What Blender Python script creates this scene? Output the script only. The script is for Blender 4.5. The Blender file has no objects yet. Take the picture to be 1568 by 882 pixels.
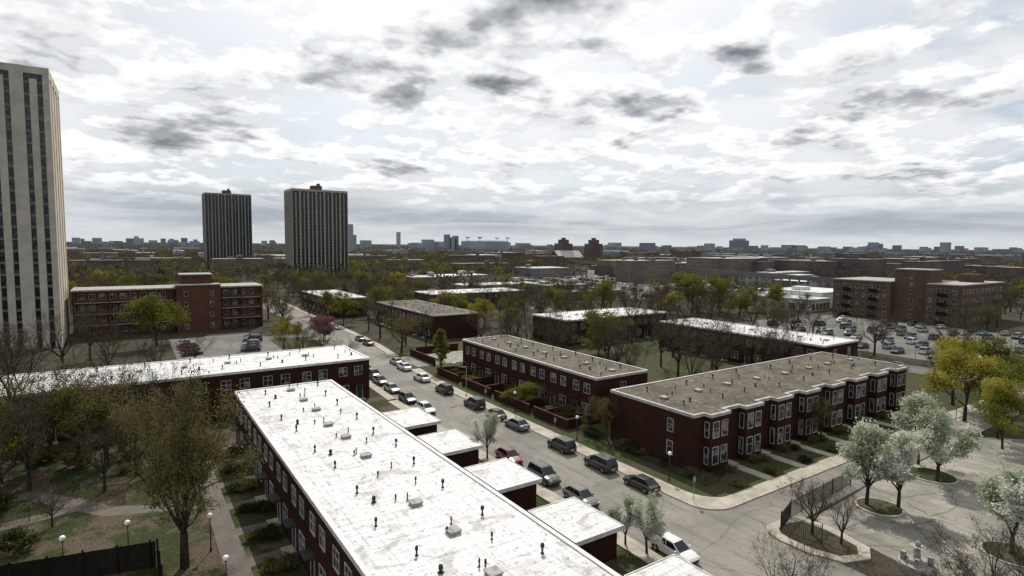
import bpy, math, random
import numpy as np
from mathutils import Vector, Matrix
random.seed(7); np.random.seed(7)
S=bpy.context.scene; COL=S.collection
S.view_settings.view_transform='Standard'; S.view_settings.look='None'; S.view_settings.exposure=0

# ------------------------------------------------------------------ materials
def new_mat(name):
    m=bpy.data.materials.new(name); m.use_nodes=True
    nt=m.node_tree; b=nt.nodes.get('Principled BSDF')
    return m,nt,b
def N(nt,t,**k):
    n=nt.nodes.new(t)
    for a,v in k.items(): setattr(n,a,v)
    return n
def math_(nt,op,a,b=None,c=None,clamp=False):
    n=nt.nodes.new('ShaderNodeMath'); n.operation=op; n.use_clamp=clamp
    for i,v in enumerate((a,b,c)):
        if v is None: continue
        if isinstance(v,(int,float)): n.inputs[i].default_value=v
        else: nt.links.new(v,n.inputs[i])
    return n.outputs[0]
def mixc(nt,f,a,b,mode='MIX'):
    n=nt.nodes.new('ShaderNodeMix'); n.data_type='RGBA'; n.blend_type=mode
    for s,v in ((n.inputs[0],f),(n.inputs[6],a),(n.inputs[7],b)):
        if isinstance(v,(int,float)): s.default_value=v
        elif isinstance(v,(tuple,list)): s.default_value=(*v[:3],1)
        else: nt.links.new(v,s)
    return n.outputs[2]
def noise(nt,vec,scale,detail=4,rough=.55,dist=0,dim='3D'):
    n=N(nt,'ShaderNodeTexNoise'); n.noise_dimensions=dim; n.inputs['Scale'].default_value=scale
    n.inputs['Detail'].default_value=detail; n.inputs['Roughness'].default_value=rough
    n.inputs['Distortion'].default_value=dist
    if vec is not None: nt.links.new(vec,n.inputs['Vector'])
    return n.outputs['Fac']
def mrange(nt,v,a,b,c=0,d=1,smooth=True):
    n=N(nt,'ShaderNodeMapRange'); n.interpolation_type='SMOOTHSTEP' if smooth else 'LINEAR'
    nt.links.new(v,n.inputs[0])
    for i,x in enumerate((a,b,c,d)): n.inputs[i+1].default_value=x
    return n.outputs[0]
def wpos(nt):
    return N(nt,'ShaderNodeNewGeometry').outputs['Position']
def mapping(nt,vec,scale=(1,1,1),rot=(0,0,0)):
    n=N(nt,'ShaderNodeMapping'); n.inputs['Scale'].default_value=scale; n.inputs['Rotation'].default_value=rot
    nt.links.new(vec,n.inputs['Vector']); return n.outputs[0]
def simple(name,c1,c2=None,scale=2,rough=.8,metal=0,spec=.5):
    m,nt,b=new_mat(name); p=wpos(nt)
    if c2 is None: c2=tuple(x*.75 for x in c1)
    f=noise(nt,p,scale,3,.6)
    f=mrange(nt,f,.35,.65)
    nt.links.new(mixc(nt,f,c1,c2),b.inputs['Base Color']); b.inputs['Specular IOR Level'].default_value=spec
    b.inputs['Roughness'].default_value=rough; b.inputs['Metallic'].default_value=metal
    return m
def cracks(nt,p,scale,width):
    q=N(nt,'ShaderNodeTexNoise'); q.inputs['Scale'].default_value=scale*4; q.inputs['Detail'].default_value=3
    nt.links.new(p,q.inputs['Vector'])
    vm=N(nt,'ShaderNodeVectorMath',operation='SCALE'); nt.links.new(q.outputs['Color'],vm.inputs[0]); vm.inputs['Scale'].default_value=.35/scale*.5
    va=N(nt,'ShaderNodeVectorMath',operation='ADD'); nt.links.new(p,va.inputs[0]); nt.links.new(vm.outputs[0],va.inputs[1])
    v=N(nt,'ShaderNodeTexVoronoi',feature='DISTANCE_TO_EDGE'); v.voronoi_dimensions='2D'; v.inputs['Scale'].default_value=scale
    nt.links.new(va.outputs[0],v.inputs['Vector'])
    return mrange(nt,v.outputs['Distance'],0,width*scale,1,0)
def asphalt(name,ca,cb,cd,crk=.12,ck=.75):
    m,nt,b=new_mat(name); p=wpos(nt)
    f=mrange(nt,noise(nt,p,.12,5,.6,dim='2D'),.35,.65)
    c=mixc(nt,f,ca,cb)
    g=mrange(nt,noise(nt,mapping(nt,p,(1.2,.12,1)),.8,4,.6,dim='2D'),.45,.75)
    c=mixc(nt,math_(nt,'MULTIPLY',g,.45),c,cd)
    c=mixc(nt,math_(nt,'MULTIPLY',cracks(nt,p,crk,.14),ck),c,cd)
    c=mixc(nt,math_(nt,'MULTIPLY',cracks(nt,p,crk*2.6,.06),.45),c,cd)
    sp=mrange(nt,noise(nt,p,1.6,3,.6,dim='2D'),.62,.72)
    c=mixc(nt,math_(nt,'MULTIPLY',sp,.4),c,cd)
    pb=mrange(nt,noise(nt,p,.07,2,.4,dim='2D'),.56,.575)
    c=mixc(nt,math_(nt,'MULTIPLY',pb,.3),c,cd)
    fine=noise(nt,p,22,2,.5,dim='2D')
    c=mixc(nt,.25,c,mixc(nt,fine,(0.02,.02,.02),(.5,.5,.5)),'OVERLAY')
    nt.links.new(c,b.inputs['Base Color']); b.inputs['Roughness'].default_value=.85; b.inputs['Specular IOR Level'].default_value=.25
    return m
M_asph=asphalt('asphalt',(.22,.205,.175),(.165,.155,.135),(.085,.08,.072),.12,.5)
M_asph2=asphalt('asphalt_lot',(.15,.144,.13),(.11,.107,.098),(.05,.05,.046),.09)
M_conclot=asphalt('concrete_lot',(.29,.27,.23),(.185,.175,.155),(.055,.052,.042),.16)
def concrete(name,c1,c2,joint=1.6):
    m,nt,b=new_mat(name); p=wpos(nt)
    f=mrange(nt,noise(nt,p,.6,4,.6,dim='2D'),.35,.65); c=mixc(nt,f,c1,c2)
    br=N(nt,'ShaderNodeTexBrick'); br.offset=0; nt.links.new(p,br.inputs['Vector'])
    br.inputs['Scale'].default_value=1; br.inputs['Brick Width'].default_value=joint; br.inputs['Row Height'].default_value=joint
    br.inputs['Mortar Size'].default_value=.02; br.inputs['Color1'].default_value=(1,1,1,1); br.inputs['Color2'].default_value=(.82,.82,.82,1); br.inputs['Mortar'].default_value=(.4,.4,.4,1)
    c=mixc(nt,.8,c,br.outputs['Color'],'MULTIPLY')
    nt.links.new(c,b.inputs['Base Color']); b.inputs['Roughness'].default_value=.85
    return m
M_walk=concrete('sidewalk_concrete',(.35,.31,.25),(.25,.225,.185))
M_walkdk=concrete('path_pavers',(.095,.076,.06),(.07,.058,.047),1.2)
M_kerb=simple('kerb_concrete',(.34,.32,.28),(.22,.21,.19),1)
def ground_mat(name,ga,gb,da,thr=.5):
    m,nt,b=new_mat(name); p=wpos(nt)
    f=mrange(nt,noise(nt,p,.14,6,.72,dim='2D'),thr-.06,thr+.06)
    g=mixc(nt,mrange(nt,noise(nt,p,1.3,4,.65,dim='2D'),.35,.65),ga,gb)
    c=mixc(nt,f,g,da)
    fine=noise(nt,p,5,4,.75,dim='2D')
    c=mixc(nt,.8,c,mixc(nt,mrange(nt,fine,.3,.7),(.2,.2,.2),(.75,.75,.75)),'OVERLAY')
    nt.links.new(c,b.inputs['Base Color']); b.inputs['Roughness'].default_value=.95; b.inputs['Specular IOR Level'].default_value=.1
    return m
M_ground=ground_mat('ground_mixed',(.034,.038,.017),(.025,.028,.013),(.048,.04,.03),.47)
M_lawn=ground_mat('lawn_grass',(.042,.056,.015),(.029,.040,.012),(.050,.044,.027),.5)
M_dirt=ground_mat('dirt_lawn',(.032,.043,.013),(.026,.030,.012),(.075,.058,.041),.53)
def brick(name,c1,c2,mort):
    m,nt,b=new_mat(name); p=wpos(nt)
    sx=N(nt,'ShaderNodeSeparateXYZ'); nt.links.new(p,sx.inputs[0])
    cb=N(nt,'ShaderNodeCombineXYZ'); nt.links.new(math_(nt,'ADD',sx.outputs[0],sx.outputs[1]),cb.inputs[0]); nt.links.new(sx.outputs[2],cb.inputs[1])
    br=N(nt,'ShaderNodeTexBrick'); nt.links.new(cb.outputs[0],br.inputs['Vector']); br.inputs['Scale'].default_value=1
    br.inputs['Brick Width'].default_value=.4; br.inputs['Row Height'].default_value=.14; br.inputs['Mortar Size'].default_value=.014
    br.inputs['Color1'].default_value=(*c1,1); br.inputs['Color2'].default_value=(*c2,1); br.inputs['Mortar'].default_value=(*mort,1)
    f=mrange(nt,noise(nt,p,.5,5,.65),.3,.7)
    c=mixc(nt,.6,br.outputs['Color'],mixc(nt,f,(.5,.5,.5),(1.0,1.0,1.0)),'MULTIPLY')
    nt.links.new(c,b.inputs['Base Color']); b.inputs['Roughness'].default_value=.9; b.inputs['Specular IOR Level'].default_value=.08
    return m
M_brick=brick('dark_red_brick',(.046,.0165,.0115),(.03,.012,.009),(.029,.02,.016))
M_brick2=brick('brown_brick',(.12,.076,.054),(.09,.056,.041),(.1,.082,.068))
M_brick3=brick('red_brick',(.105,.047,.032),(.08,.036,.025),(.075,.056,.045))
def white_roof(name):
    m,nt,b=new_mat(name); p=wpos(nt)
    c=(.62,.62,.615)
    a=mrange(nt,noise(nt,mapping(nt,p,(.25,2.6,1)),.9,5,.78,dim='2D'),.40,.64)
    c=mixc(nt,math_(nt,'MULTIPLY',a,.65),c,(.33,.33,.325))
    a2=mrange(nt,noise(nt,mapping(nt,p,(2.8,.22,1)),.8,5,.72,dim='2D'),.46,.68)
    c=mixc(nt,math_(nt,'MULTIPLY',a2,.6),c,(.30,.295,.29))
    pt=mrange(nt,noise(nt,p,.35,5,.65,.6,dim='2D'),.54,.66)
    c=mixc(nt,math_(nt,'MULTIPLY',pt,.65),c,(.24,.235,.23))
    dirt=mrange(nt,noise(nt,p,2.0,4,.65,dim='2D'),.60,.67)
    c=mixc(nt,math_(nt,'MULTIPLY',dirt,.7),c,(.13,.125,.12))
    br=N(nt,'ShaderNodeTexBrick'); br.offset=.5; nt.links.new(p,br.inputs['Vector']); br.inputs['Scale'].default_value=1
    br.inputs['Brick Width'].default_value=6.6; br.inputs['Row Height'].default_value=.95; br.inputs['Mortar Size'].default_value=.035
    br.inputs['Color1'].default_value=(1,1,1,1); br.inputs['Color2'].default_value=(.82,.82,.83,1); br.inputs['Mortar'].default_value=(.5,.5,.5,1)
    c=mixc(nt,.8,c,br.outputs['Color'],'MULTIPLY')
    nt.links.new(c,b.inputs['Base Color']); b.inputs['Roughness'].default_value=.6; b.inputs['Specular IOR Level'].default_value=.3
    return m
M_wroof=white_roof('white_membrane_roof')
def tar_roof(name,c1,c2):
    m,nt,b=new_mat(name); p=wpos(nt)
    f=mrange(nt,noise(nt,p,.18,6,.7,dim='2D'),.38,.62); c=mixc(nt,f,c1,c2)
    g=mrange(nt,noise(nt,p,.6,5,.7,.4,dim='2D'),.53,.64); c=mixc(nt,math_(nt,'MULTIPLY',g,.75),c,(.035,.032,.028))
    g=mrange(nt,noise(nt,p,1.1,4,.7,dim='2D'),.60,.68); c=mixc(nt,math_(nt,'MULTIPLY',g,.6),c,(.24,.225,.20))
    fine=noise(nt,p,9,2,.6,dim='2D'); c=mixc(nt,.8,c,mixc(nt,fine,(.1,.1,.1),(.9,.9,.9)),'OVERLAY')
    nt.links.new(c,b.inputs['Base Color']); b.inputs['Roughness'].default_value=.9; b.inputs['Specular IOR Level'].default_value=.2
    return m
M_troof=tar_roof('gravel_roof',(.10,.084,.06),(.058,.05,.037))
M_trim=simple('white_trim',(.4,.39,.37),(.22,.215,.2),.35,.6)
M_rtrim=simple('roof_trim',(.55,.55,.53),(.4,.4,.38),1,.6)
M_coping=simple('metal_coping',(.36,.355,.33),(.25,.245,.23),1,.5)
M_black=simple('black_metal',(.02,.02,.02),(.012,.012,.012),3,.6,.2)
M_dkwood=simple('dark_wood',(.016,.013,.011),(.009,.008,.007),3,.85,0,.1)
M_grey=simple('galvanised_metal',(.3,.3,.3),(.2,.2,.2),3,.5,.4)
M_globe=simple('lamp_globe',(.75,.75,.72),(.7,.7,.68),3,.3)
def glass(name,c=(.02,.024,.03),blind=(.35,.34,.31),amt=.3):
    m,nt,b=new_mat(name); p=wpos(nt)
    f=mrange(nt,noise(nt,p,.9,1,.5),.55,.58)
    nt.links.new(mixc(nt,math_(nt,'MULTIPLY',f,amt),c,blind),b.inputs['Base Color'])
    b.inputs['Roughness'].default_value=.12; b.inputs['Specular IOR Level'].default_value=.35; return m
M_glass=glass('window_glass',(.015,.018,.02),(.3,.29,.26),.45); M_glassdk=glass('tower_glass',(.008,.01,.014),(.12,.12,.12),.35)
M_conc=simple('tower_concrete',(.37,.345,.30),(.30,.28,.245),.3,.85)
M_concn=simple('tower_concrete_dim',(.30,.275,.23),(.23,.21,.18),.3,.85)
M_concg=simple('tower_concrete_grey',(.22,.22,.215),(.17,.17,.168),.3,.85)
M_concb=simple('tower_concrete_beige',(.46,.40,.31),(.38,.335,.26),.3,.85)
M_spand=simple('tower_spandrel',(.05,.05,.05),(.032,.033,.035),1,.7)
M_spand2=simple('tower_spandrel_grey',(.11,.105,.1),(.08,.077,.075),1,.7)
M_stone=simple('grey_stone',(.3,.29,.27),(.18,.175,.16),2,.9)
M_red=simple('red_sign',(.5,.03,.02),None,2,.5)
def winwall(name,wall,win,bw,rh,ms,roofc=None):
    m,nt,b=new_mat(name); p=wpos(nt)
    sx=N(nt,'ShaderNodeSeparateXYZ'); nt.links.new(p,sx.inputs[0])
    cb=N(nt,'ShaderNodeCombineXYZ'); nt.links.new(math_(nt,'ADD',sx.outputs[0],sx.outputs[1]),cb.inputs[0]); nt.links.new(sx.outputs[2],cb.inputs[1])
    br=N(nt,'ShaderNodeTexBrick'); br.offset=0; nt.links.new(cb.outputs[0],br.inputs['Vector']); br.inputs['Scale'].default_value=1
    br.inputs['Brick Width'].default_value=bw; br.inputs['Row Height'].default_value=rh; br.inputs['Mortar Size'].default_value=ms
    br.inputs['Color1'].default_value=(*win,1); br.inputs['Color2'].default_value=(*[w*3 for w in win],1)
    f=mrange(nt,noise(nt,p,.05,4,.6),.35,.65)
    nt.links.new(mixc(nt,f,wall,tuple(w*.65 for w in wall)),br.inputs['Mortar'])
    ge=N(nt,'ShaderNodeNewGeometry'); sn=N(nt,'ShaderNodeSeparateXYZ'); nt.links.new(ge.outputs['Normal'],sn.inputs[0])
    up=math_(nt,'GREATER_THAN',sn.outputs[2],.7)
    r=roofc or (.12,.115,.105)
    nt.links.new(mixc(nt,up,br.outputs['Color'],mixc(nt,f,r,tuple(x*.6 for x in r))),b.inputs['Base Color'])
    b.inputs['Roughness'].default_value=.85; b.inputs['Specular IOR Level'].default_value=.2
    return m
M_far=[winwall('far_brick_hazed',(.125,.09,.08),(.04,.042,.048),3.2,3.1,.95,(.17,.168,.165)),  # far wall colours lightened, a haze tint painted in
       winwall('far_brown',(.17,.135,.115),(.045,.046,.05),2.8,3.1,.9,(.32,.32,.315)),
       winwall('far_grey',(.19,.195,.2),(.05,.052,.058),4.2,3.4,1.2,(.45,.45,.45)),
       winwall('far_pale',(.3,.295,.28),(.05,.05,.055),5,4,1.4,(.6,.6,.59))]
M_haze=simple('far_skyline_haze',(.27,.30,.34),(.2,.225,.26),.01,.9)  # pale blue-grey: distance haze painted into the colour
M_haze2=simple('far_skyline_haze_dark',(.17,.19,.225),(.14,.16,.19),.01,.9)  # darker variant, haze painted into the colour as well

def leaf_mat(name,c1,c2,c3,trans=.35):
    m,nt,b=new_mat(name); nt.nodes.remove(b)
    out=[n for n in nt.nodes if n.type=='OUTPUT_MATERIAL'][0]
    ge=N(nt,'ShaderNodeNewGeometry')
    c=mixc(nt,ge.outputs['Random Per Island'],c1,c2)
    f=mrange(nt,noise(nt,ge.outputs['Position'],.3,2,.6),.42,.6); c=mixc(nt,math_(nt,'MULTIPLY',f,.8),c,c3)
    d=N(nt,'ShaderNodeBsdfDiffuse'); t=N(nt,'ShaderNodeBsdfTranslucent'); mx=N(nt,'ShaderNodeMixShader'); mx.inputs[0].default_value=trans
    nt.links.new(c,d.inputs[0]); nt.links.new(c,t.inputs[0]); nt.links.new(d.outputs[0],mx.inputs[1]); nt.links.new(t.outputs[0],mx.inputs[2]); nt.links.new(mx.outputs[0],out.inputs[0])
    return m
M_bark=simple('bark',(.05,.04,.032),(.03,.024,.02),4,.95,0,.1)
L_olive=leaf_mat('leaves_olive',(.125,.105,.045),(.075,.063,.03),(.15,.135,.048))
L_bud=leaf_mat('leaves_buds',(.09,.07,.05),(.055,.044,.034),(.08,.068,.043))
L_green=leaf_mat('leaves_green',(.125,.135,.026),(.07,.08,.02),(.175,.175,.035))
L_yel=leaf_mat('leaves_yellowgreen',(.25,.225,.035),(.15,.142,.026),(.31,.275,.05))
L_dark=leaf_mat('leaves_darkgreen',(.04,.045,.018),(.026,.03,.013),(.065,.062,.024))
L_white=leaf_mat('blossom_white',(.45,.47,.37),(.24,.29,.16),(.60,.605,.54),.3)
L_pink=leaf_mat('blossom_pink',(.17,.06,.085),(.11,.04,.052),(.2,.09,.11))
L_far=leaf_mat('leaves_far',(.09,.087,.04),(.057,.055,.03),(.125,.12,.045))
L_far2=leaf_mat('leaves_far_bare',(.072,.062,.052),(.05,.044,.038),(.088,.08,.055))
L_far3=leaf_mat('leaves_horizon_hazed',(.115,.122,.12),(.088,.096,.10),(.13,.132,.118))  # grey-blue leaf colour, aerial haze painted in for the farthest trees

# ------------------------------------------------------------------ mesh builder
class MB:
    def __init__(s): s.v=[];s.f=[];s.m=[]
    def box(s,x0,x1,y0,y1,z0,z1,mi=0):
        if x0>x1:x0,x1=x1,x0
        if y0>y1:y0,y1=y1,y0
        i=len(s.v)
        s.v+=[(x0,y0,z0),(x1,y0,z0),(x1,y1,z0),(x0,y1,z0),(x0,y0,z1),(x1,y0,z1),(x1,y1,z1),(x0,y1,z1)]
        for q in ((0,3,2,1),(4,5,6,7),(0,1,5,4),(1,2,6,5),(2,3,7,6),(3,0,4,7)):
            s.f.append(tuple(i+k for k in q)); s.m.append(mi)
    def poly(s,pts,mi=0):
        i=len(s.v); s.v+=[tuple(p) for p in pts]; s.f.append(tuple(range(i,i+len(pts)))); s.m.append(mi)
    def tube(s,p0,p1,r0,r1,n=8,mi=0,cap=True):
        p0=Vector(p0);p1=Vector(p1);d=(p1-p0)
        if d.length<1e-6:return
        d.normalize(); a=d.orthogonal().normalized(); b=d.cross(a); i=len(s.v)
        for p,r in ((p0,r0),(p1,r1)):
            for k in range(n):
                t=2*math.pi*k/n; q=p+a*math.cos(t)*r+b*math.sin(t)*r; s.v.append(tuple(q))
        for k in range(n):
            k2=(k+1)%n; s.f.append((i+k,i+k2,i+n+k2,i+n+k)); s.m.append(mi)
        if cap:
            s.f.append(tuple(i+n+k for k in range(n))); s.m.append(mi)
            s.f.append(tuple(i+n-1-k for k in range(n))); s.m.append(mi)
    def ball(s,c,r,mi=0,n=10,h=6,sz=1):
        i=len(s.v)
        for a in range(h+1):
            th=math.pi*a/h
            for k in range(n):
                t=2*math.pi*k/n; s.v.append((c[0]+r*math.sin(th)*math.cos(t),c[1]+r*math.sin(th)*math.sin(t),c[2]+r*sz*math.cos(th)))
        for a in range(h):
            for k in range(n):
                k2=(k+1)%n; s.f.append((i+a*n+k,i+(a+1)*n+k,i+(a+1)*n+k2,i+a*n+k2)); s.m.append(mi)
    def fbox(s,face,c,u0,u1,o0,o1,z0,z1,mi):
        if face=='Y-': s.box(u0,u1,c-o1,c-o0,z0,z1,mi)
        elif face=='Y+': s.box(u0,u1,c+o0,c+o1,z0,z1,mi)
        elif face=='X-': s.box(c-o1,c-o0,u0,u1,z0,z1,mi)
        else: s.box(c+o0,c+o1,u0,u1,z0,z1,mi)
    def mesh(s,name,mats,smooth=False):
        me=bpy.data.meshes.new(name); me.from_pydata(s.v,[],s.f)
        for m in mats: me.materials.append(m)
        me.polygons.foreach_set('material_index',s.m)
        if smooth: me.polygons.foreach_set('use_smooth',[True]*len(s.f))
        me.update(); return me
    def obj(s,name,mats,parent=None,loc=None,rot=0,smooth=False):
        o=bpy.data.objects.new(name,s.mesh(name,mats,smooth)); COL.objects.link(o)
        if loc: o.location=loc
        o.rotation_euler[2]=rot
        if parent: o.parent=parent
        return o
def empty(name):
    o=bpy.data.objects.new(name,None); o.empty_display_size=.5; COL.objects.link(o); return o
def place(name,me,loc,rot=0,sc=1):
    o=bpy.data.objects.new(name,me); COL.objects.link(o); o.location=loc; o.rotation_euler[2]=rot
    o.scale=sc if isinstance(sc,(tuple,list)) else (sc,sc,sc); return o
def window(fr,gl,face,c,u,z,w,h,t=.08,mull=1,rail=True):
    fr.fbox(face,c,u-w/2-t,u-w/2,-.05,.07,z-t,z+h+t,0); fr.fbox(face,c,u+w/2,u+w/2+t,-.05,.07,z-t,z+h+t,0)
    fr.fbox(face,c,u-w/2,u+w/2,-.05,.07,z+h,z+h+t,0); fr.fbox(face,c,u-w/2,u+w/2,-.05,.10,z-t,z,0)
    gl.fbox(face,c,u-w/2,u+w/2,-.05,.015,z,z+h,0)
    for k in range(mull): 
        uu=u-w/2+w*(k+1)/(mull+1); fr.fbox(face,c,uu-.03,uu+.03,0,.05,z,z+h,0)
    if rail: fr.fbox(face,c,u-w/2,u+w/2,0,.045,z+h*.55,z+h*.55+.05,0)

# ------------------------------------------------------------------ townhouses
def vent_pipe(mb,x,y,z,h=.75,r=.09,cap=.17):
    mb.tube((x,y,z-.05),(x,y,z+h),r,r,8,0); mb.tube((x,y,z-.02),(x,y,z+.08),r*2.2,r*1.4,8,0)
    mb.tube((x,y,z+h-.05),(x,y,z+h+.18),cap,cap*.9,8,0); mb.tube((x,y,z+h+.18),(x,y,z+h+.27),cap*.9,.03,8,0)
def townhouse(name,x0,x1,y0,y1,h,roofm,par_m,long_axis,unit=6.2,bays=None,vents=True):
    E=empty(name)
    w=MB(); w.box(x0,x1,y0,y1,-.1,h-.25,0); 
    w.obj('walls',[M_brick],E)
    if bays:
        bw=MB()
        for (u0,u1,o) in bays: bw.box(u0,u1,y0-o,y0+.2,-.1,h-.26,0)
        bw.obj('projecting_bays',[M_brick],E)
    r=MB(); r.box(x0+.1,x1-.1,y0+.1,y1-.1,h-.3,h-.02,0)
    if bays:
        for (u0,u1,o) in bays: r.box(u0+.1,u1-.1,y0-o+.1,y0+.1-.003,h-.3,h-.024,0)
    r.obj('roof_membrane',[roofm],E)
    c=MB(); ov=.12
    c.box(x0-ov,x0+.22,y0-ov,y1+ov,h-.30,h+.1,0); c.box(x1-.22,x1+ov,y0-ov,y1+ov,h-.30,h+.1,0)
    c.box(x0+.22,x1-.22,y1-.22,y1+ov,h-.30,h+.1,0)
    if not bays: c.box(x0+.22,x1-.22,y0-ov,y0+.22,h-.30,h+.1,0)
    else:
        px=x0+.22
        for (u0,u1,o) in bays:
            if u0>px: c.box(px,u0-.1,y0-ov,y0+.22,h-.30,h+.1,0)
            c.box(u0-.1,u1+.1,y0-o-ov,y0-o+.22,h-.30,h+.1,0)
            c.box(u0-.1,u0+.18,y0-o+.22,y0+.22,h-.30,h+.1,0); c.box(u1-.18,u1+.1,y0-o+.22,y0+.22,h-.30,h+.1,0)
            px=u1+.1
        if px<x1-.22: c.box(px,x1-.22,y0-ov,y0+.22,h-.30,h+.1,0)
    c.obj('parapet_coping',[par_m],E)
    if vents:
        v=MB(); hb=MB(); L=(y1-y0) if long_axis=='y' else (x1-x0); n=max(1,int(round(L/unit)))
        W=(x1-x0) if long_axis=='y' else (y1-y0)
        def P(a,b): return (x0+b,y0+a) if long_axis=='y' else (x0+a,y0+b)
        for i in range(n):
            a=(i+.5)*L/n; j=lambda s:random.uniform(-s,s)
            if random.random()<.85:
                p=P(a+j(.5),W*.52+j(.25)); hb.box(p[0]-.42,p[0]+.42,p[1]-.42,p[1]+.42,h-.05,h+.22,0); hb.box(p[0]-.48,p[0]+.48,p[1]-.48,p[1]+.48,h+.22,h+.29,1)
            p=P(a+1.6+j(.7),W*.55+j(.9)); vent_pipe(v,*p,h-.02,.35,.05,.07)
            p=P(a+1.2+j(.7),W*.48+j(.9)); vent_pipe(v,*p,h-.02,.25,.04,.09)
            p=P(a-1.3+j(.9),W*.22+j(.7)); vent_pipe(v,*p,h-.02,.45,.07,.12)
            p=P(a+1.0+j(.9),W*.80+j(.7)); vent_pipe(v,*p,h-.02,.5,.07,.15)
            if i%2: p=P(a-1.8+j(.8),W*.66+j(.6)); vent_pipe(v,*p,h-.02,.35,.05,.09)
            else: p=P(a+2.2+j(.8),W*.3+j(.6)); vent_pipe(v,*p,h-.02,.3,.12,.17)
        v.obj('vent_pipes',[M_black],E); hb.obj('roof_hatches',[M_grey,M_stone],E)
    return E
def facade_pairs(E,face,c,a0,a1,unit,h,door=True,style=0):
    fr=MB();gl=MB();dr=MB()
    n=max(1,int(round((a1-a0)/unit))); U=(a1-a0)/n
    for i in range(n):
        a=a0+i*U
        if style==0:
            window(fr,gl,face,c,a+U*.28,h-2.75,1.35,1.5,.06); 
            window(fr,gl,face,c,a+U*.72,h-2.75,1.35,1.5,.06)
            window(fr,gl,face,c,a+U*.3,.9+.1,1.7,1.7,.06)
            if door:
                u=a+U*.75; dr.fbox(face,c,u-.5,u+.5,-.05,.03,.15,2.3,0); fr.fbox(face,c,u-.6,u-.5,-.05,.07,.1,2.4,0); fr.fbox(face,c,u+.5,u+.6,-.05,.07,.1,2.4,0); fr.fbox(face,c,u-.5,u+.5,-.05,.07,2.3,2.4,0)
                dr.fbox(face,c,u-.8,u+.8,0,1.1,-.05,.15,1); dr.fbox(face,c,u-.9,u+.9,0,.9,2.55,2.67,0)
        else:
            window(fr,gl,face,c,a+U*.5,h-2.9,1.1,1.7,.06); window(fr,gl,face,c,a+U*.5,1.0,1.1,1.9,.06)
    fr.obj('window_frames',[M_trim],E); gl.obj('window_glass',[M_glass],E)
    if dr.v: dr.obj('doors_and_steps',[M_black,M_walk],E)

H=7.2
A=townhouse('brick_townhouse_row',11.8,25.0,2,86.5,H,M_wroof,M_rtrim,'y')
facade_pairs(A,'X-',11.8,4,86,6.3,H)
facade_pairs(A,'X+',25.0,4,86,6.3,H)
facade_pairs(A,'Y+',86.5,13,24,5.5,H,False,1)
B=townhouse('brick_townhouse_row',-34,35.8,99.8,115,H,M_wroof,M_rtrim,'x')
facade_pairs(B,'Y-',99.8,-33,35.5,6.3,H); 
facade_pairs(B,'X+',35.8,101,114,6.5,H,False,1)
n=8;U=(114-57.2)/n; bays=[(57.2+i*U+1.9,57.2+i*U+5.6,1.1) for i in range(n)]
D=townhouse('brick_townhouse_row',57.2,114,45,59.5,H,M_troof,M_coping,'x',unit=7.1,bays=bays)
fr=MB();gl=MB();dr=MB()
for (u0,u1,o) in bays:
    uc=(u0+u1)/2; yf=45-o
    for z,hh in ((H-2.9,1.9),(.9,2.1)):
        window(fr,gl,'Y-',yf,uc-.85,z,1.1,hh,.08,0); window(fr,gl,'Y-',yf,uc+.85,z,1.1,hh,.08,0)
        window(fr,gl,'X-',u0,yf+.55,z,.55,hh,.07,0,False)
    u=u1+.85; dr.fbox('Y-',45,u-.5,u+.5,-.05,.03,.3,2.4,0); dr.fbox('Y-',45,u-.75,u+.75,0,1.6,-.05,.3,1); fr.fbox('Y-',45,u-.6,u+.6,-.05,.06,2.4,2.52,0)
    window(fr,gl,'Y-',45,u,H-2.7,.7,1.4,.07,0)
for z,hh in ((H-2.9,1.6),(1.3,1.7)): window(fr,gl,'X-',57.2,48.6,z,.85,hh,.07,0)
fr.obj('window_frames',[M_trim],D); gl.obj('window_glass',[M_glass],D); dr.obj('doors_and_steps',[M_black,M_walk],D)
E_=townhouse('brick_townhouse_row',60.2,71.6,66,109,H,M_troof,M_coping,'y',unit=6.1)
facade_pairs(E_,'X-',60.2,66.5,108.5,6.1,H); facade_pairs(E_,'Y-',66,62,70,8,H,False,1)
F_=townhouse('brick_townhouse_row',73,88,150,195,H,M_troof,M_coping,'y',unit=6.2)
facade_pairs(F_,'X-',73,151,194,6.2,H)
G_=townhouse('brick_townhouse_row',121.5,136,63,108,H,M_wroof,M_rtrim,'y',unit=6.3)
facade_pairs(G_,'X-',121.5,64,107,6.2,H); facade_pairs(G_,'Y-',63,123,135,6,H,False,1)
H_=townhouse('brick_townhouse_row',100,140,122,138,H,M_wroof,M_rtrim,'x'); facade_pairs(H_,'Y-',122,101,139,6.3,H)
I_=townhouse('brick_townhouse_row',103,150,213,231,H,M_wroof,M_rtrim,'x'); facade_pairs(I_,'Y-',213,104,149,6.3,H)
J_=townhouse('brick_townhouse_row',62,76,214,254,H,M_wroof,M_rtrim,'y'); facade_pairs(J_,'X-',62,215,253,6.3,H)

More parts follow.
